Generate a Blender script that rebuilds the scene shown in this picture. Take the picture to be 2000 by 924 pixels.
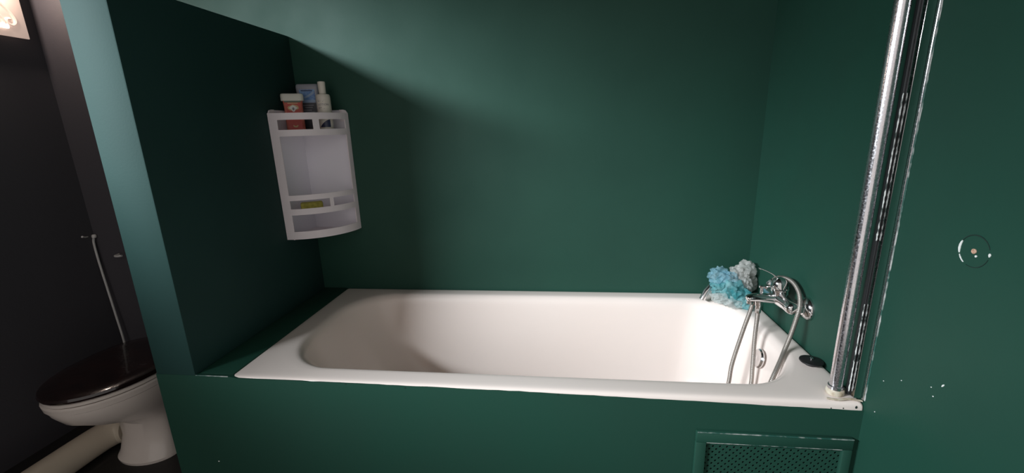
import bpy, bmesh, math, random
from mathutils import Vector, Matrix, noise
random.seed(4)
sc = bpy.context.scene
for o in list(bpy.data.objects): bpy.data.objects.remove(o)
COL = sc.collection
PI = math.pi

# ------------------------------------------------------------------ camera
cam_d = bpy.data.cameras.new('camera'); cam = bpy.data.objects.new('camera', cam_d); COL.objects.link(cam)
cam.location = (0.94506, -0.98577, 1.23130)
cam.rotation_euler = (1.322621, 0.030044, 0.115535)
cam_d.sensor_width = 36.0; cam_d.lens = 841.279 / 2000 * 36.0; cam_d.clip_start = 0.02
sc.camera = cam

# ------------------------------------------------------------------ world, window light, exposure
wd = bpy.data.worlds.new('world'); sc.world = wd; wd.use_nodes = True
bg = wd.node_tree.nodes['Background']; bg.inputs[0].default_value = (1.0, 0.95, 0.91, 1); bg.inputs[1].default_value = 0.58

def area(name, loc, target, sx, sy, power, color, spread=180):
    d = bpy.data.lights.new(name, 'AREA'); d.shape = 'RECTANGLE'; d.size = sx; d.size_y = sy
    d.energy = power; d.color = color; d.spread = math.radians(spread)
    o = bpy.data.objects.new(name, d); COL.objects.link(o); o.location = loc
    o.rotation_euler = (Vector(target) - Vector(loc)).to_track_quat('-Z', 'Y').to_euler()
    return o
area('window_daylight', (-3.30, -2.90, 3.06), (0.75, 0.35, 1.05), 2.50, 0.46, 145, (0.86, 0.95, 1.0), 90)   # bright sky patch outside the high window

vs = sc.view_settings
vs.view_transform = 'Standard'; vs.look = 'None'; vs.gamma = 1.0; vs.use_curve_mapping = False; vs.exposure = 0.25

# ------------------------------------------------------------------ dimensions (metres, floor z = 0)
Z0 = 0.57                 # top of the bath rim
L, W = 1.658, 0.70        # bath length and depth
PX0, PX1 = -0.23, -0.105  # partition faces
PTOP = Z0 + 1.027         # partition top
XL = -1.20                # toilet side wall
CEIL = 2.55
YF = -1.75

# ------------------------------------------------------------------ materials
M = {}
def mat(name, color, rough=0.5, metal=0.0, spec=0.5, bump=0.0, bscale=200.0, var=0.0, vscale=6.0, var_col=None,
        rough_var=0.0, emit=None, emit_s=0.0, alpha=1.0, coat=0.0, sss=0.0, transl=0.0, transm=0.0, vdetail=4.0, vlo=0.35, vhi=0.7):
    m = bpy.data.materials.new(name); m.use_nodes = True; nt = m.node_tree; N = nt.nodes; K = nt.links
    b = N['Principled BSDF']; out = N['Material Output']
    b.inputs['Base Color'].default_value = (*color, 1); b.inputs['Roughness'].default_value = rough
    b.inputs['Metallic'].default_value = metal; b.inputs['Specular IOR Level'].default_value = spec
    b.inputs['Alpha'].default_value = alpha; b.inputs['Coat Weight'].default_value = coat
    b.inputs['Transmission Weight'].default_value = transm
    if sss: b.inputs['Subsurface Weight'].default_value = sss; b.inputs['Subsurface Radius'].default_value = (.01, .008, .007)
    if emit: b.inputs['Emission Color'].default_value = (*emit, 1); b.inputs['Emission Strength'].default_value = emit_s
    tc = N.new('ShaderNodeTexCoord')
    if var or var_col or rough_var:
        nz = N.new('ShaderNodeTexNoise'); nz.inputs['Scale'].default_value = vscale; nz.inputs['Detail'].default_value = vdetail
        K.new(tc.outputs['Object'], nz.inputs['Vector'])
        mr = N.new('ShaderNodeMapRange'); mr.inputs[1].default_value = vlo; mr.inputs[2].default_value = vhi
        K.new(nz.outputs['Fac'], mr.inputs[0])
        mx = N.new('ShaderNodeMix'); mx.data_type = 'RGBA'
        c2 = var_col if var_col else tuple(c * (1 - var) for c in color)
        mx.inputs[6].default_value = (*color, 1); mx.inputs[7].default_value = (*c2, 1)
        K.new(mr.outputs[0], mx.inputs[0]); K.new(mx.outputs[2], b.inputs['Base Color'])
        if rough_var:
            r2 = N.new('ShaderNodeMapRange'); r2.inputs[3].default_value = rough; r2.inputs[4].default_value = min(1, rough + rough_var)
            K.new(mr.outputs[0], r2.inputs[0]); K.new(r2.outputs[0], b.inputs['Roughness'])
    if bump:
        n2 = N.new('ShaderNodeTexNoise'); n2.inputs['Scale'].default_value = bscale; n2.inputs['Detail'].default_value = 3
        K.new(tc.outputs['Object'], n2.inputs['Vector'])
        bp = N.new('ShaderNodeBump'); bp.inputs['Strength'].default_value = bump; bp.inputs['Distance'].default_value = 0.002
        K.new(n2.outputs['Fac'], bp.inputs['Height']); K.new(bp.outputs[0], b.inputs['Normal'])
    if transl:
        t = N.new('ShaderNodeBsdfTranslucent'); t.inputs[0].default_value = (*color, 1)
        ms = N.new('ShaderNodeMixShader'); ms.inputs[0].default_value = transl
        K.new(b.outputs[0], ms.inputs[1]); K.new(t.outputs[0], ms.inputs[2]); K.new(ms.outputs[0], out.inputs[0])
    M[name] = m
    return m
mat('paint_green', (0.0095, 0.057, 0.0375), 0.58, spec=0.40, bump=0.10, bscale=160, var=0.12, vscale=3.0, rough_var=0.12)
mat('paint_teal_grey', (0.0125, 0.046, 0.041), 0.72, spec=0.26, bump=0.10, bscale=160, var=0.15, vscale=3.0)
mat('paint_charcoal', (0.062, 0.057, 0.066), 0.6, bump=0.2, bscale=160)
mat('ceiling_paint', (0.06, 0.062, 0.06), 0.7)
mat('floor_tile', (0.012, 0.011, 0.011), 0.5, var=0.4, vscale=20)
mat('enamel', (0.85, 0.73, 0.675), 0.22, var_col=(0.83, 0.70, 0.64), vscale=1.5, vdetail=1.0)
mat('chrome', (0.72, 0.71, 0.71), 0.12, metal=1)
mat('chrome_pitted', (0.82, 0.79, 0.82), 0.18, metal=1, var_col=(0.76, 0.73, 0.77), vscale=260, rough_var=0.14, vlo=.42, vhi=.65)
mat('hose_steel', (0.36, 0.32, 0.29), 0.5, metal=0.8)
mat('dark_gap', (0.012, 0.012, 0.013), 0.6)
mat('rubber', (0.012, 0.010, 0.011), 0.42, bump=0.2, bscale=120)
mat('limescale', (0.62, 0.62, 0.60), 0.7, var_col=(0.03, 0.045, 0.04), vscale=55, bump=0.8, bscale=180, vlo=.45, vhi=.6)
mat('old_silicone', (0.62, 0.56, 0.46), 0.45, var_col=(0.40, 0.30, 0.20), vscale=60, bump=0.6, bscale=150)
mat('shelf_plastic', (0.90, 0.82, 0.85), 0.38, transl=0.08)
mat('shelf_back', (0.84, 0.81, 0.88), 0.5)
mat('bottle_cream', (0.74, 0.68, 0.60), 0.4, sss=0.1)
mat('bottle_cap_white', (0.66, 0.64, 0.57), 0.35)
mat('gel_orange', (0.62, 0.15, 0.11), 0.2, var_col=(0.70, 0.24, 0.18), vscale=40)
mat('gel_label_red', (0.52, 0.055, 0.04), 0.45)
mat('label_gold', (0.55, 0.38, 0.16), 0.4)
mat('label_white', (0.78, 0.75, 0.72), 0.5)
mat('label_olive', (0.10, 0.13, 0.09), 0.5)
mat('bottle_grey', (0.30, 0.30, 0.34), 0.35)
mat('label_blue', (0.06, 0.16, 0.42), 0.4, var_col=(0.22, 0.38, 0.62), vscale=60)
mat('label_navy', (0.022, 0.028, 0.075), 0.4)
mat('label_pale_blue', (0.26, 0.36, 0.52), 0.4)
mat('label_dark', (0.045, 0.045, 0.055), 0.5)
mat('print_grey', (0.24, 0.22, 0.24), 0.6)
mat('print_pale', (0.20, 0.20, 0.22), 0.6)
mat('sponge_yellow', (0.58, 0.52, 0.10), 0.8, var=0.3, vscale=80, bump=1.0, bscale=250)
mat('porcelain', (0.70, 0.62, 0.57), 0.2)
mat('lid_wood', (0.010, 0.005, 0.005), 0.18, var_col=(0.026, 0.011, 0.010), vscale=14, coat=0.4, bump=0.7, bscale=30)
mat('pipe_beige', (0.52, 0.45, 0.36), 0.45)
mat('white_plastic', (0.55, 0.53, 0.52), 0.4)
mat('brass', (0.75, 0.48, 0.2), 0.15, metal=1)
mat('paint_chip_white', (0.80, 0.80, 0.77), 0.7)
mat('scratch_dark', (0.008, 0.022, 0.018), 0.6)
mat('wall_plug', (0.55, 0.34, 0.24), 0.6)
mat('worn_edge', (0.018, 0.085, 0.066), 0.45, var_col=(0.42, 0.42, 0.40), vscale=28, bump=0.3, vlo=.45, vhi=.62)
mat('lamp_glass', (0.80, 0.66, 0.58), 0.35, emit=(1.0, 0.80, 0.70), emit_s=0.30, transl=0.2)
mat('lamp_bulb', (1, 1, 1), 0.4, emit=(1.0, 0.90, 0.80), emit_s=1.6)
mat('window_white', (0.7, 0.7, 0.7), 0.4)
def net(name, c1, c2, dens):
    m = mat(name, c1, 0.6, var_col=c2, vscale=22, transl=0.35)
    nt = m.node_tree; N = nt.nodes; K = nt.links
    tc = [n for n in N if n.type == 'TEX_COORD'][0]
    v = N.new('ShaderNodeTexVoronoi'); v.feature = 'DISTANCE_TO_EDGE'; v.inputs['Scale'].default_value = 420
    K.new(tc.outputs['Object'], v.inputs['Vector'])
    n2 = N.new('ShaderNodeTexNoise'); n2.inputs['Scale'].default_value = 40; K.new(tc.outputs['Object'], n2.inputs['Vector'])
    ad = N.new('ShaderNodeMath'); ad.operation = 'MULTIPLY_ADD'; ad.inputs[1].default_value = -1.2; ad.inputs[2].default_value = dens
    K.new(v.outputs['Distance'], ad.inputs[0])
    a2 = N.new('ShaderNodeMath'); a2.operation = 'MULTIPLY_ADD'; a2.inputs[1].default_value = 0.5; a2.use_clamp = True
    K.new(n2.outputs['Fac'], a2.inputs[0]); K.new(ad.outputs[0], a2.inputs[2])
    out = N['Material Output']; prev = out.inputs[0].links[0].from_socket
    tr = N.new('ShaderNodeBsdfTransparent'); ms = N.new('ShaderNodeMixShader')
    K.new(a2.outputs[0], ms.inputs[0]); K.new(tr.outputs[0], ms.inputs[1]); K.new(prev, ms.inputs[2]); K.new(ms.outputs[0], out.inputs[0])
net('net_teal', (0.05, 0.40, 0.44), (0.42, 0.72, 0.74), 0.48)
net('net_blue', (0.30, 0.60, 0.74), (0.55, 0.76, 0.82), 0.30)
net('net_white', (0.66, 0.64, 0.61), (0.84, 0.82, 0.79), 0.36)
net('net_clear', (0.70, 0.76, 0.75), (0.86, 0.86, 0.83), 0.26)

# ------------------------------------------------------------------ helpers
def mk(name, verts, faces, m, parent=None, smooth=True, loc=None):
    me = bpy.data.meshes.new(name); me.from_pydata([tuple(v) for v in verts], [], faces); me.update()
    bm = bmesh.new(); bm.from_mesh(me); bmesh.ops.recalc_face_normals(bm, faces=bm.faces[:]); bm.to_mesh(me); bm.free()
    return fin(name, me, m, parent, smooth, loc)
def fin(name, me, m, parent, smooth, loc=None):
    me.materials.append(M[m])
    for p in me.polygons: p.use_smooth = smooth
    if smooth:
        try: me.set_sharp_from_angle(angle=math.radians(40))
        except Exception: pass
    o = bpy.data.objects.new(name, me); COL.objects.link(o)
    if loc: o.location = loc
    if parent: o.parent = parent
    return o
def frombm(name, bm, m, parent=None, smooth=True, loc=None):
    bmesh.ops.recalc_face_normals(bm, faces=bm.faces[:])
    me = bpy.data.meshes.new(name); bm.to_mesh(me); bm.free()
    return fin(name, me, m, parent, smooth, loc)
def tag(o, label, cat, group=None):
    o['label'] = label; o['category'] = cat
    if group: o['group'] = group
    return o
def struct(o): o['kind'] = 'structure'; return o
def empty(name, loc):
    o = bpy.data.objects.new(name, None); COL.objects.link(o); o.location = loc; o.empty_display_size = 0.05; return o
def addbox(bm, a, b, bev=0.0, seg=2):
    r = bmesh.ops.create_cube(bm, size=1)
    for v in r['verts']:
        v.co = Vector([a[i] + (v.co[i] + .5) * (b[i] - a[i]) for i in range(3)])
    if bev:
        es = list({e for v in r['verts'] for e in v.link_edges})
        bmesh.ops.bevel(bm, geom=es, offset=bev, segments=seg, affect='EDGES', profile=0.5)
def box(name, a, b, m, parent=None, bev=0.0, seg=2):
    bm = bmesh.new(); addbox(bm, a, b, bev, seg); return frombm(name, bm, m, parent)
def spline(pts, n):
    P = [Vector(p) for p in pts]; P = [2 * P[0] - P[1]] + P + [2 * P[-1] - P[-2]]; out = []
    for i in range(1, len(P) - 2):
        for k in range(n):
            t = k / n; a, b, c, d = P[i - 1:i + 3]
            out.append(.5 * ((2 * b) + (c - a) * t + (2 * a - 5 * b + 4 * c - d) * t * t + (3 * b - a - 3 * c + d) * t ** 3))
    out.append(P[-2]); return out
def tube_vf(path, rad, seg=12, cap=True, V=None, F=None, up=None):
    V = [] if V is None else V; F = [] if F is None else F
    path = [Vector(p) for p in path]; n = len(path); R = rad if callable(rad) else (lambda i: rad)
    t0 = (path[1] - path[0]).normalized(); ref = Vector((0, 0, 1)) if abs(t0.z) < .9 else Vector((1, 0, 0))
    u = t0.cross(ref).normalized(); base = len(V)
    for i, p in enumerate(path):
        t = (path[min(i + 1, n - 1)] - path[max(i - 1, 0)]).normalized()
        u = (u - t * u.dot(t)).normalized(); w = t.cross(u); r = R(i)
        ra, rb = r if isinstance(r, tuple) else (r, r)
        for k in range(seg):
            a = 2 * PI * k / seg; V.append(p + u * (ra * math.cos(a)) + w * (rb * math.sin(a)))
    for i in range(n - 1):
        for k in range(seg):
            a = base + i * seg; F.append((a + k, a + (k + 1) % seg, a + seg + (k + 1) % seg, a + seg + k))
    if cap:
        F.append(tuple(base + k for k in range(seg))); F.append(tuple(base + (n - 1) * seg + k for k in range(seg)))
    return V, F
def tube(name, path, rad, m, parent=None, seg=12, cap=True):
    V, F = tube_vf(path, rad, seg, cap); return mk(name, V, F, m, parent)
def lathe_vf(prof, axis, org, seg=24, V=None, F=None, sx=1, sy=1):
    V = [] if V is None else V; F = [] if F is None else F
    ax = Vector(axis).normalized(); ref = Vector((0, 1, 0)) if abs(ax.y) < .9 else Vector((1, 0, 0))
    u = ax.cross(ref).normalized(); w = ax.cross(u); o = Vector(org); b = len(V)
    for r, h in prof:
        for k in range(seg):
            a = 2 * PI * k / seg; V.append(o + ax * h + u * (r * sx * math.cos(a)) + w * (r * sy * math.sin(a)))
    n = len(prof)
    for i in range(n - 1):
        for k in range(seg):
            a = b + i * seg; F.append((a + k, a + (k + 1) % seg, a + seg + (k + 1) % seg, a + seg + k))
    if prof[0][0] > 1e-6: F.append(tuple(b + k for k in range(seg)))
    if prof[-1][0] > 1e-6: F.append(tuple(b + (n - 1) * seg + k for k in range(seg)))
    return V, F
def lathe(name, prof, axis, org, m, parent=None, seg=24, sx=1, sy=1):
    prof = [(max(r, 1e-5), h) for r, h in prof]
    V, F = lathe_vf(prof, axis, org, seg, None, None, sx, sy); return mk(name, V, F, m, parent)
def loft(name, rings, m, parent=None, cap0=True, cap1=True, smooth=True):
    n = len(rings[0]); V = [p for r in rings for p in r]; F = []
    for i in range(len(rings) - 1):
        for k in range(n):
            a = i * n; F.append((a + k, a + (k + 1) % n, a + n + (k + 1) % n, a + n + k))
    if cap0: F.append(tuple(range(n)))
    if cap1: F.append(tuple((len(rings) - 1) * n + k for k in range(n)))
    return mk(name, V, F, m, parent, smooth)
def rrect(x0, x1, y0, y1, rx, ry, z, q=10):
    out = []
    for cx, cy, a0 in ((x1 - rx, y0 + ry, -PI / 2), (x1 - rx, y1 - ry, 0), (x0 + rx, y1 - ry, PI / 2), (x0 + rx, y0 + ry, PI)):
        for k in range(q + 1):
            a = a0 + PI / 2 * k / q; out.append(Vector((cx + rx * math.cos(a), cy + ry * math.sin(a), z)))
    return out

# ================================================================== THE SETTING
struct(box('floor', (XL - .15, YF, -.1), (L + .15, W + .15, 0), 'floor_tile'))
struct(box('ceiling', (XL - .15, YF, CEIL), (L + .15, W + .15, CEIL + .1), 'ceiling_paint'))
struct(box('wall_back', (-.75, W, 0), (L + .15, W + .15, CEIL), 'paint_green'))
struct(box('wall_toilet_back', (XL - .15, W, 0), (-.75, W + .15, CEIL), 'paint_charcoal'))
wall_right = struct(box('wall_right', (L, -.95, 0), (L + .15, W, CEIL), 'paint_green'))
struct(box('wall_partition', (PX0, 0, 0), (PX1, W, PTOP), 'paint_teal_grey', None, .004, 2))
# toilet side wall with the high window opening that lets in the daylight
bm = bmesh.new(); WY0, WY1, WZ0, WZ1 = -2.20, -.27, 1.60, 2.29
addbox(bm, (XL - .12, -2.6, 0), (XL, WY0, CEIL)); addbox(bm, (XL - .12, WY1, 0), (XL, W, CEIL))
addbox(bm, (XL - .12, WY0, 0), (XL, WY1, WZ0)); addbox(bm, (XL - .12, WY0, WZ1), (XL, WY1, CEIL))
struct(frombm('wall_left', bm, 'paint_charcoal', None, False))
bm = bmesh.new()
for a, b in (((WY0, WZ0), (WY1, WZ0 + .02)), ((WY0, WZ1 - .02), (WY1, WZ1)), ((WY0, WZ0 + .02), (WY0 + .02, WZ1 - .02)), ((WY1 - .02, WZ0 + .02), (WY1, WZ1 - .02))):
    addbox(bm, (XL - .03, a[0], a[1]), (XL + .006, b[0], b[1]), .003)
struct(frombm('window_1', bm, 'window_white'))

# ledge at the head of the bath and the painted front of the bath
struct(box('trim_1', (PX1, .012, Z0 - .05), (.004, W, Z0), 'paint_green', None, .004))
trim1 = bpy.data.objects['trim_1']
GX0, GX1, GZ0, GZ1 = 1.300, 1.624, .10, Z0 - .131     # opening behind the vent grille
bm = bmesh.new(); T = .012
xs = [PX0, PX1, .0]; NX = 60
xs += [L * i / NX for i in range(1, NX + 1)]
def top(x):
    if x <= PX1 + 1e-6: return Z0 - .001
    if x <= 0: return Z0 - .0005
    return Z0 - .005 - .0165 * x / L * (x / L) + .0012 * noise.noise(Vector((x * 22, 3, 0))) + (.0015 * noise.noise(Vector((x * 90, 8, 0))) if x > .5 else 0)
def col(xa, xb, za, zb, zc, zd):      # one upright slab, bottom za/zb to top zc/zd
    v = [bm.verts.new(p) for p in ((xa, -.001, za), (xb, -.001, zb), (xb, -.001, zd), (xa, -.001, zc), (xa, T, za), (xb, T, zb), (xb, T, zd), (xa, T, zc))]
    for f in ((0, 1, 2, 3), (7, 6, 5, 4), (0, 4, 5, 1), (3, 2, 6, 7)): bm.faces.new([v[i] for i in f])
xs2 = sorted(xs + [GX0, GX1])
for a, b in zip(xs2, xs2[1:]):
    if b - a < 1e-5: continue
    if a >= GX0 - 1e-6 and b <= GX1 + 1e-6:
        col(a, b, 0, 0, GZ0, GZ0); col(a, b, GZ1, GZ1, top(a), top(b))
    else: col(a, b, 0, 0, top(a), top(b))
bmesh.ops.remove_doubles(bm, verts=bm.verts[:], dist=1e-5)
apron = struct(frombm('wall_bath_front', bm, 'paint_green', None, False))

# worn white line along the ledge front edge
tube('worn_edge', [(PX1 + .002, .000, Z0 - .001), (-.06, -.0005, Z0 - .0005), (-.002, 0, Z0 - .001)], .0016, 'worn_edge', trim1, 6)

# old fixing mark, plug and paint chips on the right wall
def on_wall(y, z, d=.0006): return Vector((L - d, y, Z0 + z))
def patch(name, pts, m, d=.0008):      # thin flake standing on the wall
    n = len(pts); V = [on_wall(y, z, d) for y, z in pts] + [on_wall(y, z, 0) for y, z in pts]
    F = [tuple(range(n))] + [(k, (k + 1) % n, n + (k + 1) % n, n + k) for k in range(n)]
    return mk(name, V, F, m, wall_right, False)
cy, cz, rr = -.1745, .427, .0285
def arc(a0, a1, w, m, name, d=.0008, n=14):
    pin, pout = [], []
    for k in range(n + 1):
        a = math.radians(a0 + (a1 - a0) * k / n); tw = w * (.35 + .65 * math.sin(PI * k / n)) * (1 + .4 * noise.noise(Vector((a * 6, w * 99, 0))))
        pin.append((cy - (rr - tw) * math.cos(a), cz + (rr - tw) * math.sin(a))); pout.append((cy - (rr + tw) * math.cos(a), cz + (rr + tw) * math.sin(a)))
    return patch(name, pin + pout[::-1], m, d)
arc(20, 165, .0009, 'scratch_dark', 'ring_mark'); arc(250, 345, .0007, 'scratch_dark', 'ring_mark')
arc(152, 200, .0021, 'paint_chip_white', 'paint_chip', .001); arc(205, 238, .0010, 'paint_chip_white', 'paint_chip', .001)
arc(-5, 8, .0018, 'paint_chip_white', 'paint_chip', .001)
lathe('wall_plug', [(.0045, 0), (.0045, .0015), (.0034, .0022), (.0024, .0016), (.0022, .0004)], (-1, 0, 0), (L, cy, Z0 + cz), 'wall_plug', wall_right, 16)
def blob(y, z, r, m='paint_chip_white', sy=1, rot=0):
    pts = []
    for k in range(9):
        a = 2 * PI * k / 9; q = r * (1 + .35 * noise.noise(Vector((k * 1.7, y * 70, z * 50)))); u, v = q * sy * math.cos(a), q * math.sin(a)
        pts.append((y + u * math.cos(rot) - v * math.sin(rot), z + u * math.sin(rot) + v * math.cos(rot)))
    return patch('paint_chip', pts, m, .001)
blob(-.180, .4195, .002); 
blob(-.1775, .163, .0038, sy=.35, rot=.5); blob(-.033, .0, .001); blob(-.0855, .115, .001); blob(-.163, .13, .0011); blob(-.04, .085, .0009); blob(-.155, .145, .0009)
# flecks low on the bath front
for x, z in ((-.092, -.292), (.35, -.008), (.52, -.012), (.93, -.013)):
    mk('paint_chip', [(x + .003 * math.cos(a), -.0016, Z0 + z + .0016 * math.sin(a)) for a in [k * PI / 3 for k in range(6)]] + [(x + .003 * math.cos(a), -.001, Z0 + z + .0016 * math.sin(a)) for a in [k * PI / 3 for k in range(6)]],
       [tuple(range(6))] + [(k, (k + 1) % 6, 6 + (k + 1) % 6, 6 + k) for k in range(6)], 'paint_chip_white' if z < -.1 else 'scratch_dark', apron, False)

# ================================================================== BATHTUB
bath = empty('bathtub', (L / 2, W / 2, 0)); bl = Vector((L / 2, W / 2, 0))
tag(bath, 'cream white enamelled bathtub built in behind a dark green painted front', 'bathtub')
R = []
q = 12
R.append(rrect(0, L, .0, W, .006, .006, Z0 - .045, q)); R.append(rrect(0, L, .0, W, .006, .006, Z0 - .022, q)); R.append(rrect(0, L, 0, W, .006, .006, Z0 - .012, q))
R.append(rrect(.002, L - .002, .002, W - .002, .007, .007, Z0 - .006, q)); R.append(rrect(.006, L - .006, .006, W - .006, .008, .008, Z0 - .002, q)); R.append(rrect(.014, L - .012, .014, W - .012, .012, .012, Z0, q))
ix0, ix1, iy0, iy1, irx, iry = .068, L - .048, .056, .648, .19, .21
#            left  right front back  z
ctrl = [(.000, .000, .000, .000, .0), (.008, .007, .006, .007, -.0012), (.017, .014, .012, .014, -.005), (.025, .021, .018, .020, -.012), (.031, .026, .022, .025, -.022),
        (.038, .032, .026, .029, -.040), (.058, .044, .034, .037, -.09), (.095, .060, .045, .048, -.17), (.145, .078, .058, .060, -.25),
        (.20, .098, .075, .076, -.32), (.245, .125, .098, .098, -.36), (.30, .165, .13, .13, -.385), (.38, .23, .18, .18, -.398), (.55, .42, .25, .25, -.404)]
for l, r, f, b, z in ctrl:
    sx = (ix1 - r - ix0 - l); sy = (iy1 - b - iy0 - f)
    R.append(rrect(ix0 + l, ix1 - r, iy0 + f, iy1 - b, min(irx - l * .15, sx * .45), min(iry - f * .2, sy * .48), Z0 + z, q))
R = [[p - bl for p in r] for r in R]
tub = loft('basin', R, 'enamel', bath, cap0=False)
ss = tub.modifiers.new('smooth', 'SUBSURF'); ss.levels = 1; ss.render_levels = 1
# overflow rosette on the foot end wall
ov = lathe('overflow_cover', [(.030, 0), (.031, .004), (.027, .008), (.020, .0085), (.012, .006), (.004, .008), (0, .0085)], (-1, 0, .22), Vector((1.5605, .322, Z0 - .072)) - bl, 'chrome', bath, 28)
# chipped enamel at the front right corner
for x, y, z, r in ((1.640, -.0002, -.013, .004), (1.612, -.0002, -.017, .002), (1.585, -.0002, -.018, .0018)):
    lathe('enamel_chip', [(r, 0), (r * .9, .0006), (0, .0007)], (0, -1, 0), Vector((x, y, Z0 + z)) - bl, 'scratch_dark', bath, 9, 1, .6)
# yellowed silicone in the corner
V, F = tube_vf(spline([(1.580, .012, Z0 + .001), (1.600, .006, Z0 + .002), (1.625, .010, Z0 + .003), (1.643, .008, Z0 + .002), (1.655, .006, Z0 + .001)], 8),
               lambda i: (.0042 + .0018 * noise.noise(Vector((i * .7, 0, 0))), .0016), 8)
mk('silicone_bead', [v - bl for v in V], F, 'old_silicone', bath)

# ================================================================== VENT GRILLE in the bath front
gr = empty('vent_grille', (1.46, -.001, .07)); go = gr.location
tag(gr, 'green painted perforated vent panel with moulded frame low in the bath front', 'vent grille')
fx0, fx1, fz1, fz0 = 1.277, 1.642, Z0 - .0935, .075; fw = .031
def gbox(name, a, b, m, bev=.003): return box(name, Vector(a) - go, Vector(b) - go, m, gr, bev)
gbox('frame_bar', (fx0, -.014, fz1 - fw), (fx1, -.001, fz1), 'paint_green'); gbox('frame_bar', (fx0, -.014, fz0), (fx1, -.001, fz0 + fw), 'paint_green')
gbox('frame_bar', (fx0, -.0138, fz0 + fw), (fx0 + .026, -.001, fz1 - fw), 'paint_green'); gbox('frame_bar', (fx1 - .022, -.0138, fz0 + fw), (fx1, -.001, fz1 - fw), 'paint_green')
tube('worn_edge', [Vector((x, -.0138, fz1 - .0006)) - go for x in [fx0 + .002 + (fx1 - fx0 - .004) * k / 30 for k in range(31)]], lambda i: .0016 + .0007 * noise.noise(Vector((i * .9, 1, 0))), 'worn_edge', gr, 6)
tube('worn_edge', [Vector((x, -.0125, fz1 - fw + .0005)) - go for x in [fx0 + .026 + (fx1 - fx0 - .05) * k / 30 for k in range(31)]], lambda i: .0013 + .0007 * noise.noise(Vector((i * .9, 7, 0))), 'worn_edge', gr, 6)
# perforated sheet: staggered cells, each with a six-sided hole
bm = bmesh.new(); ax0, ax1, az1, az0 = fx0 + .020, fx1 - .016, fz1 - fw + .006, fz0 + fw - .006
cw, ch, hr = .0165, .0085, .0030; nx = int((ax1 - ax0) / cw); nz = int((az1 - az0) / ch); cw = (ax1 - ax0) / (nx + .5); ch = (az1 - az0) / nz
for j in range(nz):
    off = (j % 2) * .5
    zt = az1 - j * ch; zb = zt - ch
    ends = [ax0] + [ax0 + (i + off) * cw for i in range(0 if off else 1, nx + 1)] + [ax1]
    ends = sorted(set(round(e, 6) for e in ends))
    for a, b in zip(ends, ends[1:]):
        if b - a < 1e-4: continue
        if b - a < cw * .9 or j == 0 or j == nz - 1:
            bm.faces.new([bm.verts.new(p) for p in ((a, 0, zb), (b, 0, zb), (b, 0, zt), (a, 0, zt))]); continue
        cx, cz_ = (a + b) / 2, (zt + zb) / 2
        outer = [(b, cz_), (b, zt), (cx, zt), (a, zt), (a, cz_), (a, zb), (cx, zb), (b, zb)]
        vo = [bm.verts.new((x, 0, z)) for x, z in outer]; vi = [bm.verts.new((cx + hr * math.cos(k * PI / 4), 0, cz_ + hr * math.sin(k * PI / 4))) for k in range(8)]
        vb = [bm.verts.new((v.co.x, .0016, v.co.z)) for v in vi]
        for k in range(8):
            k2 = (k + 1) % 8; bm.faces.new((vo[k], vo[k2], vi[k2], vi[k])); bm.faces.new((vi[k], vi[k2], vb[k2], vb[k]))
for v in bm.verts: v.co = v.co + Vector((0, -.0045, 0)) - go
frombm('perforated_sheet', bm, 'paint_green', gr, False)
gbox('cavity_shade', (GX0 + .004, .0135, GZ0 + .004), (GX1 - .004, .0155, GZ1 - .004), 'dark_gap', 0)  # black sheet standing in for the shaded cavity behind the holes

# ================================================================== SHOWER SCREEN POST
st = empty('shower_screen_post', (1.610, .036, Z0)); so = st.location
tag(st, 'pitted chrome shower screen post standing on the bath corner by the right wall', 'screen post')
TOPZ = Z0 + 1.42
def P(x, y, z): return Vector((x, y, Z0 + z)) - so
lathe('post', [(.0140, .010), (.0140, TOPZ - Z0 - .01), (.012, TOPZ - Z0)], (0, 0, 1), (0, 0, 0), 'chrome_pitted', st, 32)
lathe('foot_ring', [(.0185, .0005), (.0195, .004), (.0192, .012), (.0172, .015), (.0142, .0155)], (0, 0, 1), (0, 0, 0), 'old_silicone', st, 32)
lathe('foot_collar', [(.0166, .0145), (.0166, .0225), (.0142, .024)], (0, 0, 1), (0, 0, 0), 'chrome_pitted', st, 32)
box('cover_strip', P(1.6385, .010, .006), P(1.6538, .013, 1.41), 'paint_green', st)
box('strip_edge', P(1.6365, .0095, .006), P(1.6385, .0275, 1.415), 'chrome', st, .0006, 1)
box('gasket', P(1.6325, .024, .004), P(1.6365, .034, 1.41), 'dark_gap', st, .0008, 1)
# crusty limescale along the gasket
z = .015
while z < 1.2:
    ln = random.uniform(.05, .16)
    if random.random() < .62:
        V, F = [], []; n = int(ln / .005); pts = [P(1.6330 + .0010 * noise.noise(Vector((z * 50 + k, 0, 5))), .0232, z + ln * k / n) for k in range(n + 1)]
        tube_vf(pts, (lambda zz, n: (lambda i: (.0009 + .0016 * abs(noise.noise(Vector((i * .8, zz * 40, 2)))) * (1 if 0 < i < n else .3))))(z, n), 7, True, V, F)
        mk('limescale', V, F, 'limescale', st)
    z += ln
# profile screwed to the wall, its outer edge ragged with paint
bm = bmesh.new()
addbox(bm, P(1.6538, .003, .004), P(1.658, .010, 1.42), .0012, 1)
frombm('wall_profile', bm, 'chrome_pitted', st)
n = 240
V, F = tube_vf([P(1.6575, .0026 + .0010 * noise.noise(Vector((k * .5, 0, 9))), .004 + 1.41 * k / n) for k in range(n + 1)],
               lambda i: (.0016 + .0011 * noise.noise(Vector((i * .45, 4, 0))), .0012), 6)
mk('paint_bead', V, F, 'worn_edge', st)

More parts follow.
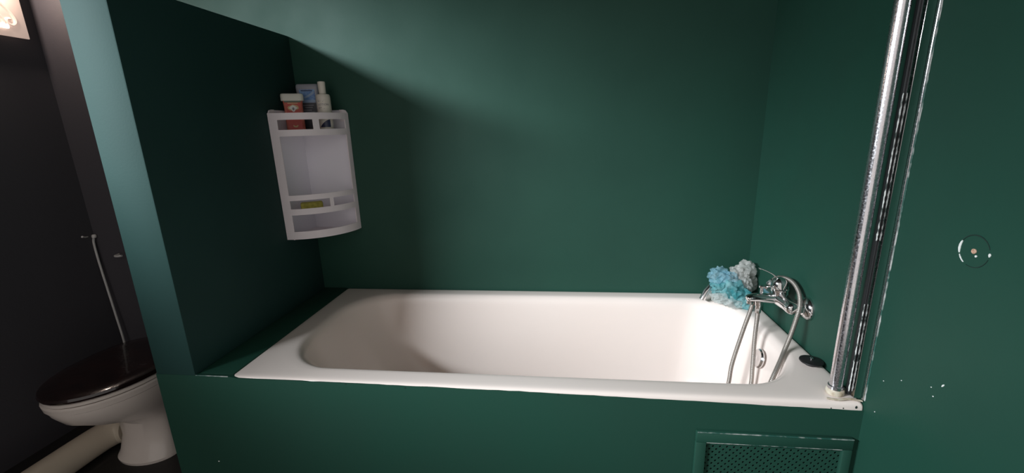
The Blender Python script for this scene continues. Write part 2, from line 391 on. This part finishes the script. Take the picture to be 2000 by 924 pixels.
# ================================================================== BATH MIXER
mx = empty('bath_mixer', (L, .352, Z0 + .118)); mo = mx.location
tag(mx, 'chrome single lever bath mixer on the right wall above the tub foot', 'tap')
def Q(x, y, z): return Vector((x, y, Z0 + z)) - mo
for y in (.277, .427):
    lathe('wall_flange', [(.0335, 0), (.0345, .004), (.032, .010), (.024, .016), (.018, .019), (.018, .021)], (-1, 0, 0), Q(L, y, .120), 'chrome', mx, 32)
    lathe('inlet_nut', [(.0165, .018), (.0165, .034), (.014, .038), (.014, .044)], (-1, 0, 0), Q(L, y, .120), 'chrome', mx, 6)
# body: a swelling crossbar between the two inlets
V, F = tube_vf([Q(1.612, y, .120) for y in (.262, .266, .275, .295, .32, .352, .384, .409, .429, .438, .442)],
               lambda i: [.010, .016, .019, .0185, .020, .0225, .020, .0185, .019, .016, .010][i], 24)
mk('body', V, F, 'chrome', mx)
sp = spline([Q(1.612, .352, .122), Q(1.590, .352, .121), Q(1.565, .350, .123), Q(1.540, .349, .124), Q(1.522, .348, .122), Q(1.513, .348, .1185)], 6)
ns = len(sp)
tube('spout', sp, lambda i: (lambda t: (.019 - .006 * t if t < .93 else .0125 - (t - .93) * .085, .017 - .007 * t if t < .93 else .0105 - (t - .93) * .07))(i / (ns - 1)), 'chrome', mx, 20)
lathe('aerator', [(.010, 0), (.010, .008), (.0088, .0085)], (0, 0, -1), Q(1.525, .348, .112), 'chrome', mx, 20)
lathe('shower_outlet', [(.011, 0), (.011, .014), (.009, .018), (.009, .026)], (0, 0, -1), Q(1.552, .350, .112), 'chrome', mx, 20)
lathe('cartridge_collar', [(.0225, .0), (.024, .012), (.0262, .016), (.0262, .0195), (.0245, .021)], (-.16, 0, 1), Q(1.612, .352, .136), 'chrome', mx, 32)
lv = lathe('lever_dome', [(.0245, 0), (.0242, .008), (.0215, .019), (.016, .027), (.009, .0315), (0, .033)], (-.2, 0, 1), Q(1.608, .352, .1575), 'chrome', mx, 32)
tube('lever', spline([Q(1.602, .352, .184), Q(1.588, .352, .197), Q(1.572, .352, .207), Q(1.555, .352, .215), Q(1.541, .352, .2195)], 6),
     lambda i: (.0062 - .0038 * min(1, i / 10) + (.0016 if i > 20 else 0), .0040 - .0022 * min(1, i / 8) + (.001 if i > 20 else 0)), 'chrome', lv, 12)
dv = lathe('diverter_knob', [(.0045, 0), (.0045, .020), (.0085, .022), (.009, .027), (.0075, .029), (0, .0295)], (0, 0, 1), Q(1.556, .350, .135), 'chrome', mx, 20)
tube('handset_cradle', spline([Q(1.592, .345, .150), Q(1.584, .343, .160), Q(1.576, .343, .164), Q(1.569, .345, .161), Q(1.566, .348, .154)], 6), .0034, 'chrome', mx, 10)

# ------------------------------------------------------------------ ribbed steel hoses
def hose(name, pts, label):
    path = spline(pts, 24); D = [0]
    for a, b in zip(path, path[1:]): D.append(D[-1] + (b - a).length)
    tot = D[-1]; pitch = .0042; n = int(tot / pitch) * 4; res = []; j = 0
    for k in range(n + 1):
        d = tot * k / n
        while j < len(D) - 2 and D[j + 1] < d: j += 1
        t = (d - D[j]) / max(1e-9, D[j + 1] - D[j]); res.append(path[j].lerp(path[j + 1], min(1, t)))
    base = Vector(pts[0])
    h_ = empty(name, base)
    tube('ribbed_sleeve', [p - base for p in res], lambda i: .0066 if i % 4 in (0, 1) else .0058, 'hose_steel', h_, 10)
    d0 = (res[6] - res[0]).normalized()
    lathe('end_nut', [(.0088, -.004), (.0088, .014), (.0072, .018)], d0, (0, 0, 0), 'chrome', h_, 8)
    tag(h_, label, 'shower hose', 'steel shower hoses on the mixer'); return h_
hose('shower_hose', [(1.552, .350, Z0 + .090), (1.549, .343, Z0 + .05), (1.543, .330, Z0 - .005), (1.535, .304, Z0 - .095), (1.529, .290, Z0 - .16), (1.505, .28, Z0 - .27), (1.44, .285, Z0 - .36),
                     (1.37, .31, Z0 - .378), (1.37, .36, Z0 - .375), (1.43, .36, Z0 - .35), (1.468, .34, Z0 - .25), (1.480, .333, Z0 - .172), (1.488, .340, Z0 - .103), (1.517, .360, Z0 - .003), (1.535, .366, Z0 + .065), (1.546, .372, Z0 + .103), (1.560, .385, Z0 + .118)],
     'looped steel shower hose whose two strands meet beneath the tap spout')
hose('shower_hose', [(1.600, .402, Z0 + .150), (1.618, .390, Z0 + .176), (1.634, .345, Z0 + .182), (1.637, .300, Z0 + .163), (1.628, .268, Z0 + .130), (1.614, .250, Z0 + .100), (1.602, .243, Z0 + .055), (1.588, .236, Z0 + .013), (1.560, .200, Z0 - .010), (1.530, .164, Z0 - .034), (1.511, .146, Z0 - .062), (1.496, .145, Z0 - .12), (1.472, .16, Z0 - .22), (1.43, .19, Z0 - .32), (1.37, .225, Z0 - .375), (1.29, .24, Z0 - .392)],
     'single steel hose arching over the wall flange and down into the tub')

# ------------------------------------------------------------------ hand shower under the bath puff
hs = empty('hand_shower', (1.464, .602, Z0 + .012)); ho = hs.location
tag(hs, 'chrome hand shower handle poking out left of the teal bath puff', 'hand shower')
hp = [(1.464, .602, .012), (1.478, .608, .040), (1.500, .618, .062), (1.53, .625, .075), (1.55, .628, .08)]
tube('handle', [Vector((x, y, Z0 + z)) - ho for x, y, z in hp], lambda i: [.0105, .0112, .0118, .012, .013][i], 'chrome', hs, 18, True)
d = (Vector(hp[1]) - Vector(hp[0])).normalized()
lathe('socket', [(.0108, -.0015), (.0108, .004), (.0108, .004)], d, (0, 0, 0), 'chrome', hs, 18)
lathe('socket_shade_disc', [(.0082, 0), (.0082, .0006), (0, .0006)], -d, -d * .0016, 'dark_gap', hs, 18)  # flat black disc, painted shade for the inside of the open end
lathe('shower_head', [(.013, 0), (.028, .012), (.030, .022), (.026, .026), (0, .027)], (.4, -.3, .5), Vector((1.552, .628, Z0 + .075)) - ho, 'chrome', hs, 24)

# ------------------------------------------------------------------ bath puffs (crumpled net)
def frill(V, F, c, r, ax, seed, sq=(1, 1, 1), nu=44, nv=22):
    """a crumpled pocket of net: a soft lobe with sharp-edged folds"""
    ax = Vector(ax).normalized(); u = ax.orthogonal().normalized(); w = ax.cross(u); b = len(V); o = Vector((seed * 3.1, seed * 1.7, 0))
    for j in range(nv + 1):
        t = PI * (.02 + .96 * j / nv)
        for i in range(nu):
            a = 2 * PI * i / nu; d_ = Vector((math.sin(t) * math.cos(a), math.sin(t) * math.sin(a), math.cos(t)))
            rg = 1 - 2 * abs(noise.noise(d_ * 1.7 + o)); r2 = 1 - 2 * abs(noise.noise(d_ * 3.6 + o * 2))
            q_ = r * (.66 + .36 * rg + .06 * r2 + .15 * math.sin(5 * a + seed) * math.sin(t) ** 2)
            v = (u * d_.x + w * d_.y) * q_ + ax * (d_.z * q_ * 1.05)
            V.append(Vector(c) + Vector((v.x * sq[0], v.y * sq[1], v.z * sq[2])))
    for j in range(nv):
        for i in range(nu):
            a = b + j * nu; F.append((a + i, a + (i + 1) % nu, a + nu + (i + 1) % nu, a + nu + i))
def puff(name, org, parts, label):
    e = empty(name, org); o = Vector(org); tag(e, label, 'bath puff')
    for nm, m, lst in parts:
        V, F = [], []
        for k, (c, r, ax, sq) in enumerate(lst): frill(V, F, Vector((c[0], c[1], Z0 + c[2])) - o, r, ax, len(nm) * 7 + k * 3, sq)
        V = [Vector((v.x, v.y, max(v.z, .0015 + Z0 - o.z))) for v in V]
        for v in V:
            if v.y + o.y > W - .003: v.y = W - .003 - o.y
            if v.x + o.x > L - .003: v.x = L - .003 - o.x
        mk(nm, V, F, m, e)
puff('bath_puff', (1.565, .575, Z0), [
    ('blue_frill', 'net_blue', [((1.515, .60, .105), .036, (-.8, -.2, .7), (1, 1, 1)), ((1.548, .59, .095), .034, (-.2, -.6, .6), (1, 1, 1))]),
    ('teal_frill', 'net_teal', [((1.520, .590, .068), .034, (-.8, -.5, .2), (1, 1, 1)), ((1.558, .572, .062), .042, (0, -.9, .3), (1, 1, 1)), ((1.592, .560, .036), .036, (.4, -.8, -.1), (1, 1, 1)), ((1.602, .545, .020), .028, (.3, -.9, 0), (1, 1, 1)), ((1.57, .60, .05), .045, (0, -.4, .8), (1, 1, 1))]),
    ('clear_frill', 'net_clear', [((1.530, .575, .030), .034, (-.5, -.8, -.2), (1.1, 1, .8)), ((1.560, .555, .022), .030, (-.1, -.9, -.3), (1.2, 1, .8)), ((1.512, .590, .035), .026, (-.8, -.3, 0), (1, 1, 1))])],
    'teal and pale blue net bath puff heaped on the back corner of the rim')
puff('bath_puff', (1.625, .62, Z0), [
    ('white_frill', 'net_white', [((1.612, .610, .130), .032, (.3, -.3, .8), (1, 1, 1)), ((1.596, .595, .098), .028, (.1, -.8, .3), (1, 1, 1)), ((1.578, .605, .118), .026, (-.5, -.4, .6), (1, 1, 1)), ((1.605, .585, .078), .024, (.4, -.8, -.1), (1, 1, 1)), ((1.622, .63, .07), .05, (.3, -.5, .7), (.7, 1, 1.1))])],
    'off-white net bath puff behind the teal one, next to the tap')

# ------------------------------------------------------------------ rubber plug
pg = empty('bath_plug', (1.625, .171, Z0)); tag(pg, 'round black rubber plug lying on the rim beside the chrome post', 'plug')
lathe('stopper', [(.016, .0005), (.018, .006), (.0275, .008), (.029, .010), (.0285, .0125), (.022, .0145), (.012, .0155), (0, .0155)], (0, 0, 1), (0, 0, 0), 'rubber', pg, 32)
lathe('stud', [(.004, .015), (.0042, .019), (.0025, .021), (0, .0212)], (0, 0, 1), (0, 0, 0), 'chrome', pg, 14)

# ================================================================== CORNER SHELF
CX, CY = PX1, W
sh = empty('corner_shelf', (CX, CY, Z0 + .27)); sho = sh.location
tag(sh, 'translucent white plastic corner shelf with two trays hung above the tub', 'shelf')
RS = .203
def S(r, a, z):   # quarter-circle coordinates about the room corner; a = 0 along the partition, 1 along the back wall
    t = -PI / 2 + a * PI / 2
    return Vector((r * math.cos(t), r * math.sin(t), z - .27))
def bar(name, z0, z1, a0=0.0, a1=1.0, th=.004, r=RS, n=24, m='shelf_plastic', flare=0):
    rings = []
    for k in range(n + 1):
        a = a0 + (a1 - a0) * k / n
        rings.append([S(r, a, z0), S(r + flare, a, z1), S(r - th + flare, a, z1), S(r - th, a, z0)])
    return loft(name, rings, m, sh, smooth=True)
EPS = .0008
zt, zb = .748, .270
# two back panels lying on the walls
def plate(name, pts, along, m):
    V = []
    for d in (EPS, .004):
        for u, z in pts: V.append(Vector((d, -u, z - .27)) if along == 'y' else Vector((u, -d, z - .27)))
    n = len(pts); F = [tuple(range(n)), tuple(range(n, 2 * n))] + [(k, (k + 1) % n, n + (k + 1) % n, n + k) for k in range(n)]
    return mk(name, V, F, m, sh, False)
prof = [(.001, zb + .004), (RS - .004, zb + .004), (RS - .004, zt - .018), (RS - .010, zt - .006), (RS - .020, zt), (.001, zt)]
plate('back_panel', prof, 'y', 'shelf_back'); plate('back_panel', prof, 'x', 'shelf_back')
# front uprights at either end, bent round from the walls
e = .105
for a0, a1 in ((.004, e), (1 - e * .85, .996)): bar('upright', zb, .736, a0, a1, .004, RS, 6)
for s_ in (0, 1):      # rounded ears at the top of the side plates
    pts = [(RS - .030, .705), (RS, .705), (RS + .001, zt - .012), (RS - .006, zt - .002), (RS - .016, zt + .001), (RS - .030, zt + .001)]
    V = []
    for d in (.004, .010):
        for u, z in pts: V.append(Vector((d, -u, z - .27)) if s_ == 0 else Vector((u, -d, z - .27)))
    n = 6; mk('ear', V, [tuple(range(n)), tuple(range(n, 2 * n))] + [(k, (k + 1) % n, n + (k + 1) % n, n + k) for k in range(n)], 'shelf_plastic', sh, False)
# cross bars (upper tray: rail + lip; lower tray: rail + lip; bottom rail)
for z0, z1 in ((.712, .736), (.654, .677), (.419, .439), (.364, .387), (.270, .300)): bar('rail', z0, z1, e * .6, 1 - e * .6, .0045, RS + .0006)
# dividers in the middle of the two rails
bar('divider', .676, .713, .475, .545, .004, RS + .0003, 4); bar('divider', .386, .420, .55, .595, .004, RS + .0003, 4)
# tray floors
for z in (.655, .366, .2715):
    ring = [Vector((.004, -.004, z - .27))] + [S(RS - .004, k / 20, z) + Vector((.0041 if k == 0 else 0, -.0041 if k == 20 else 0, 0)) for k in range(21)]
    rt = [p + Vector((0, 0, .004)) for p in ring]; n = len(ring)
    mk('tray_floor', ring + rt, [tuple(range(n)), tuple(range(n, 2 * n))] + [(k, (k + 1) % n, n + (k + 1) % n, n + k) for k in range(n)], 'shelf_plastic', sh, False)
for x, y in ((.004, -.165), (.170, -.004)):
    lathe('peg', [(.0035, 0), (.0035, .012), (.002, .014)], (0, 0, -1), (x + .003, y - .003, zb - .27 + .004), 'shelf_plastic', sh, 8)

# ------------------------------------------------------------------ bottles on the upper tray
TZ = Z0 + .6594
view = (cam.location - Vector((CX, CY, 0))); 
def rring(w, d, z, r, q=5): return rrect(-w / 2, w / 2, -d / 2, d / 2, min(r, w * .49), min(r, d * .49), z, q)
def bottle_root(name, x, y, rz, label):
    o = empty(name, (x, y, TZ)); o.rotation_euler.z = rz; return tag(o, label, 'bottle', 'bottles on the corner shelf')
def flat(name, x0, x1, z0, z1, y, m, par, bulge=0.0):
    n = 6; V = []; F = []
    for d in (0, .0006):
        for k in range(n + 1):
            x = x0 + (x1 - x0) * k / n; yy = y - d
            V += [Vector((x, yy, z0)), Vector((x, yy, z1))]
    nn = 2 * (n + 1)
    for k in range(n): F += [(nn + 2 * k, nn + 2 * k + 2, nn + 2 * k + 3, nn + 2 * k + 1)]
    F += [(0, 2 * n, nn + 2 * n, nn), (1, nn + 1, nn + 2 * n + 1, 2 * n + 1), (0, nn, nn + 1, 1), (2 * n, 2 * n + 1, nn + 2 * n + 1, nn + 2 * n)]
    return mk(name, V, F, m, par, False)
def poly(name, pts, y, m, par):
    n = len(pts); V = [Vector((x, y - .0008, z)) for x, z in pts] + [Vector((x, y, z)) for x, z in pts]
    return mk(name, V, [tuple(range(n))] + [(k, (k + 1) % n, n + (k + 1) % n, n + k) for k in range(n)], m, par, False)

# orange shower gel
b1 = bottle_root('shower_gel_bottle', -.062, .596, .50, 'orange red shower gel bottle with a wide off-white cap')
H1 = .148
body = loft('body', [rring(.064, .031, z, .013) if t else rring(.060, .027, z, .012) for z, t in ((.0005, 0), (.004, 1), (.10, 1))] + [rring(.068, .033, H1 - .026, .014)], 'gel_orange', b1)
loft('cap', [rring(w, d_, z, .012) for w, d_, z in ((.076, .038, H1 - .026), (.078, .039, H1 - .022), (.078, .039, H1 - .007), (.074, .035, H1 - .001), (.066, .028, H1))], 'bottle_cap_white', b1)
lab = flat('label', -.023, .023, .012, .117, -.0168, 'gel_label_red', b1)
flat('label_band', -.028, .028, .116, .122, -.0174, 'label_olive', b1)
poly('emblem', [(.019 * math.cos(t) * (1 if math.cos(t) ** 2 > .5 else .5), .097 + .012 * math.sin(t)) for t in [k * PI / 8 for k in range(16)]], -.0175, 'label_gold', b1)
poly('emblem', [(-.015, .096), (-.007, .103), (.0, .106), (.007, .103), (.015, .096), (.007, .090), (.003, .083), (-.003, .083), (-.007, .090)], -.0184, 'label_white', b1)
poly('emblem', [(-.004, .093), (0, .100), (.004, .093), (0, .087)], -.0193, 'print_grey', b1)
poly('emblem_crescent', [(-.009 * math.cos(t), .034 - .008 * math.sin(t)) for t in [PI * k / 8 for k in range(9)]] + [(.0055 * math.cos(t), .035 - .0035 * math.sin(t)) for t in [PI * k / 8 for k in range(9)]], -.0175, 'label_gold', b1)
for z, w in ((.113, .034),): flat('print_line', -w / 2, w / 2, z - .0014, z + .0014, -.0175, 'label_gold', b1)

# grey flat bottle at the back
b2 = bottle_root('shampoo_bottle', -.036, .664, .25, 'tall flat grey bottle with a blue label at the back of the tray')
H2 = .186
loft('body', [rring(w, d_, z, r) for w, d_, z, r in ((.058, .020, .0005, .008), (.062, .024, .005, .009), (.078, .028, .12, .010), (.084, .028, H2 - .012, .010), (.082, .026, H2 - .004, .010), (.076, .022, H2, .009))], 'bottle_grey', b2)
flat('label', -.028, .028, .128, .166, -.0148, 'label_blue', b2); flat('label', -.027, .027, .118, .128, -.0148, 'label_pale_blue', b2)
flat('label', -.028, .028, .012, .117, -.0148, 'label_dark', b2)
poly('label_flash', [(-.018, .136), (.006, .148), (.024, .160), (.026, .152), (.004, .138), (-.010, .133)], -.0156, 'label_pale_blue', b2)
flat('print_line', -.022, .020, .160, .1635, -.0156, 'label_navy', b2)
for i, z in enumerate((.108, .100, .090, .082, .073, .064)): flat('print_line', -.02 + .006 * (i % 2), .019 - .005 * (i % 3), z - .0016, z + .0016, -.0156, 'print_pale', b2)

# cream lotion bottle
b3 = bottle_root('lotion_bottle', .038, .636, .35, 'slim cream lotion bottle with a tall cap and navy swoosh')
lathe('body', [(.020, .0005), (.0245, .004), (.0255, .012), (.0255, .130), (.0250, .139), (.0225, .144), (.014, .146)], (0, 0, 1), (0, 0, 0), 'bottle_cream', b3, 32)
lathe('cap', [(.0125, .146), (.0125, .150), (.0128, .152), (.0140, .187), (.0132, .190), (0, .191)], (0, 0, 1), (0, 0, 0), 'bottle_cream', b3, 24)
def wrap(name, pts, r, m, par):
    V = [Vector((r * math.sin(x / r), -r * math.cos(x / r), z)) for x, z in pts] + [Vector(((r - .0008) * math.sin(x / r), -(r - .0008) * math.cos(x / r), z)) for x, z in pts]
    n = len(pts); return mk(name, V, [(0, k, k + 1) for k in range(1, n - 1)] + [(k, (k + 1) % n, n + (k + 1) % n, n + k) for k in range(n)], m, par, False)
arcp = [(.020 * (-1 + 2 * k / 14), .026 + .026 * math.sin(PI * .5 * k / 14)) for k in range(15)]
for k in range(14):
    (xa, za), (xb, zb_) = arcp[k], arcp[k + 1]; 
wp = []
V = []; F = []
for k, (x, z) in enumerate(arcp): V += [Vector((.0261 * math.sin(x / .0261), -.0261 * math.cos(x / .0261), .024)), Vector((.0261 * math.sin(x / .0261), -.0261 * math.cos(x / .0261), z))]
for k in range(14): F.append((2 * k, 2 * k + 2, 2 * k + 3, 2 * k + 1))
mk('navy_swoosh', V, F, 'label_navy', b3)
def lettering(txt, size, x, z, par, m, r):
    cu = bpy.data.curves.new('lettering', 'FONT'); cu.body = txt; cu.size = size; cu.resolution_u = 2; cu.extrude = .0003
    t = bpy.data.objects.new('lettering_src', cu); COL.objects.link(t); bpy.context.view_layer.update()
    dg = bpy.context.evaluated_depsgraph_get(); me = bpy.data.meshes.new_from_object(t.evaluated_get(dg)); bpy.data.objects.remove(t)
    for v in me.vertices:
        X, Zv, dd = x + v.co.x, z + v.co.y, v.co.z
        v.co = Vector(((r + dd) * math.sin(X / r), -(r + dd) * math.cos(X / r), Zv))
    return fin('lettering', me, m, par, False)
lettering('LOTION', .0105, -.0185, .103, b3, 'print_grey', .0260)
for z, x0, x1 in ((.1225, -.018, .006), (.1180, -.018, .002), (.0965, -.018, -.006), (.0915, -.018, .004)):
    wrap('print_line', [(x0, z - .0011), ((x0 + x1) / 2, z - .0011), (x1, z - .0011), (x1, z + .0011), ((x0 + x1) / 2, z + .0011), (x0, z + .0011)], .0260, 'print_grey', b3)

# yellow sponge in the lower tray
bm = bmesh.new(); addbox(bm, (-.040, -.022, 0), (.040, .022, .030), .007, 3)
bmesh.ops.subdivide_edges(bm, edges=bm.edges[:], cuts=2, use_grid_fill=True)
for v in bm.verts: v.co += v.co.normalized() * .0015 * noise.noise(v.co * 120)
sg = frombm('sponge', bm, 'sponge_yellow', None, True, (-.040, .588, Z0 + .3706)); sg.rotation_euler.z = .55
for v in sg.data.vertices: v.co.z = max(v.co.z, 0)
tag(sg, 'small yellow sponge lying in the lower tray of the corner shelf', 'sponge')

# ================================================================== TOILET behind the partition
TX, TY = -.72, .285
tl = empty('toilet', (TX, TY, 0)); tag(tl, 'white porcelain toilet with dark lid half hidden behind the partition', 'toilet')
def egg(a, bf, bb, z, cy=0, n=40, p=2.0):
    out = []
    for k in range(n):
        t = 2 * PI * k / n; c, s = math.cos(t), math.sin(t)
        pp = p if s < 0 else 2.6
        out.append(Vector((a * math.copysign(abs(c) ** (2 / pp), c), cy + (bf if s < 0 else bb) * math.copysign(abs(s) ** (2 / pp), s), z)))
    return out
rings = [egg(.118, .080, .24, .0, .03), egg(.120, .083, .24, .012, .03), egg(.112, .066, .24, .03, .03), egg(.104, .052, .24, .09, .04), egg(.104, .052, .235, .16, .04),
         egg(.112, .080, .23, .20, .03), egg(.136, .140, .225, .245, .01), egg(.160, .190, .22, .29, 0), egg(.172, .212, .225, .325, 0), egg(.176, .219, .228, .345, 0), egg(.176, .219, .228, .350, 0), egg(.181, .226, .232, .354, 0),
         egg(.183, .229, .234, .372, 0), egg(.178, .224, .230, .378, 0), egg(.13, .16, .17, .379, 0), egg(.11, .14, .15, .33, 0), egg(.06, .07, .08, .22, 0)]
loft('bowl', rings, 'porcelain', tl)
loft('seat', [egg(.176, .222, .222, .3795), egg(.180, .227, .226, .382), egg(.180, .227, .226, .392), egg(.176, .222, .222, .394), egg(.11, .14, .13, .394), egg(.108, .138, .128, .381)], 'porcelain', tl, False, False)
loft('lid', [egg(.170, .216, .222, .3955), egg(.181, .229, .228, .397), egg(.183, .232, .230, .404), egg(.180, .228, .228, .412), egg(.168, .212, .215, .418), egg(.13, .165, .165, .421), egg(.06, .08, .08, .4225)], 'lid_wood', tl)
for s_ in (-1, 1): lathe('hinge', [(.010, 0), (.011, .004), (.011, .016), (.007, .020), (0, .021)], (0, 0, 1), (s_ * .075, .205, .404), 'brass', tl, 14)
box('spigot', (-.05, .18, .26), (.05, .41, .34), 'porcelain', tl, .012)
# waste pipe on the floor with its elbow
wp_ = spline([(-.925, -.10, .058), (-.925, .08, .058), (-.925, .22, .058), (-.922, .30, .058), (-.905, .345, .060), (-.875, .362, .062), (-.851, .365, .064)], 8)
wpipe = empty('waste_pipe', (-.925, .26, 0)); tag(wpipe, 'beige plastic waste pipe bending along the floor beside the toilet', 'pipe')
tube('pipe', [p - Vector((-.925, .26, 0)) for p in wp_], .055, 'pipe_beige', wpipe, 24)
# supply tube with its stop valve on the wall
sv = empty('supply_pipe', (-1.186, .67, Z0 + .24)); sv0 = sv.location
tag(sv, 'thin white water supply tube with a small valve above the toilet', 'pipe')
tube('tube', spline([Vector(p) - sv0 for p in ((-1.190, .690, Z0 + .232), (-1.196, .688, Z0 + .205), (-1.192, .684, Z0 + .13), (-1.182, .680, Z0 + .0), (-1.170, .676, Z0 - .15), (-1.160, .672, Z0 - .29), (-1.155, .66, Z0 - .45))], 8), .0048, 'white_plastic', sv, 10)
lathe('valve', [(.006, 0), (.009, .002), (.009, .012), (.006, .016), (0, .017)], (0, 0, 1), Vector((-1.188, .690, Z0 + .228)) - sv0, 'white_plastic', sv, 14)
tube('tap_handle', [Vector(p) - sv0 for p in ((-1.1985, .672, Z0 + .238), (-1.19, .655, Z0 + .240), (-1.186, .640, Z0 + .246))], lambda i: (.0022, .003, .0045)[i], 'white_plastic', sv, 8)
hk = tube('towel_hook', spline([(-1.095, .699, Z0 + .147), (-1.088, .675, Z0 + .147), (-1.070, .668, Z0 + .147), (-1.045, .668, Z0 + .150)], 5), .0048, 'white_plastic', None, 8)
tag(hk, 'small white hook on the dark toilet wall beside the partition edge', 'hook')

# ------------------------------------------------------------------ wall lamp, top left
lp = empty('wall_lamp', (XL, .54, Z0 + 1.16)); lo = lp.location
tag(lp, 'square pinkish frosted glass wall lamp cut off by the top left corner', 'lamp')
def LQ(x, y, z): return Vector((x, y, Z0 + z)) - lo
box('shade', LQ(XL + .030, .440, 1.058), LQ(XL + .036, .638, 1.258), 'lamp_glass', lp, .002)
box('wall_plate', LQ(XL + .0005, .50, 1.12), LQ(XL + .030, .58, 1.20), 'window_white', lp, .003)
for pts in (((.520, 1.200), (.560, 1.185), (.592, 1.150), (.604, 1.118), (.592, 1.100), (.577, 1.104), (.576, 1.118), (.588, 1.122)), ((.50, 1.16), (.53, 1.15), (.555, 1.128), (.565, 1.105), (.555, 1.094))):
    tube('swirl', [LQ(XL + .037, y, z) for y, z in [(v.x, v.y) for v in spline([(a, b, 0) for a, b in pts], 6)]], lambda i: .0065, 'lamp_glass', lp, 8)
bz = box('bulb', LQ(XL + .036, .520, 1.085), LQ(XL + .046, .574, 1.100), 'lamp_bulb', lp, .003)

pl = bpy.data.lights.new('lamp_glow', 'POINT'); pl.energy = 4.0; pl.color = (1.0, 0.82, 0.70); pl.shadow_soft_size = .03
po = bpy.data.objects.new('lamp_glow', pl); COL.objects.link(po); po.location = LQ(XL + .085, .50, 1.275) ; po.parent = lp
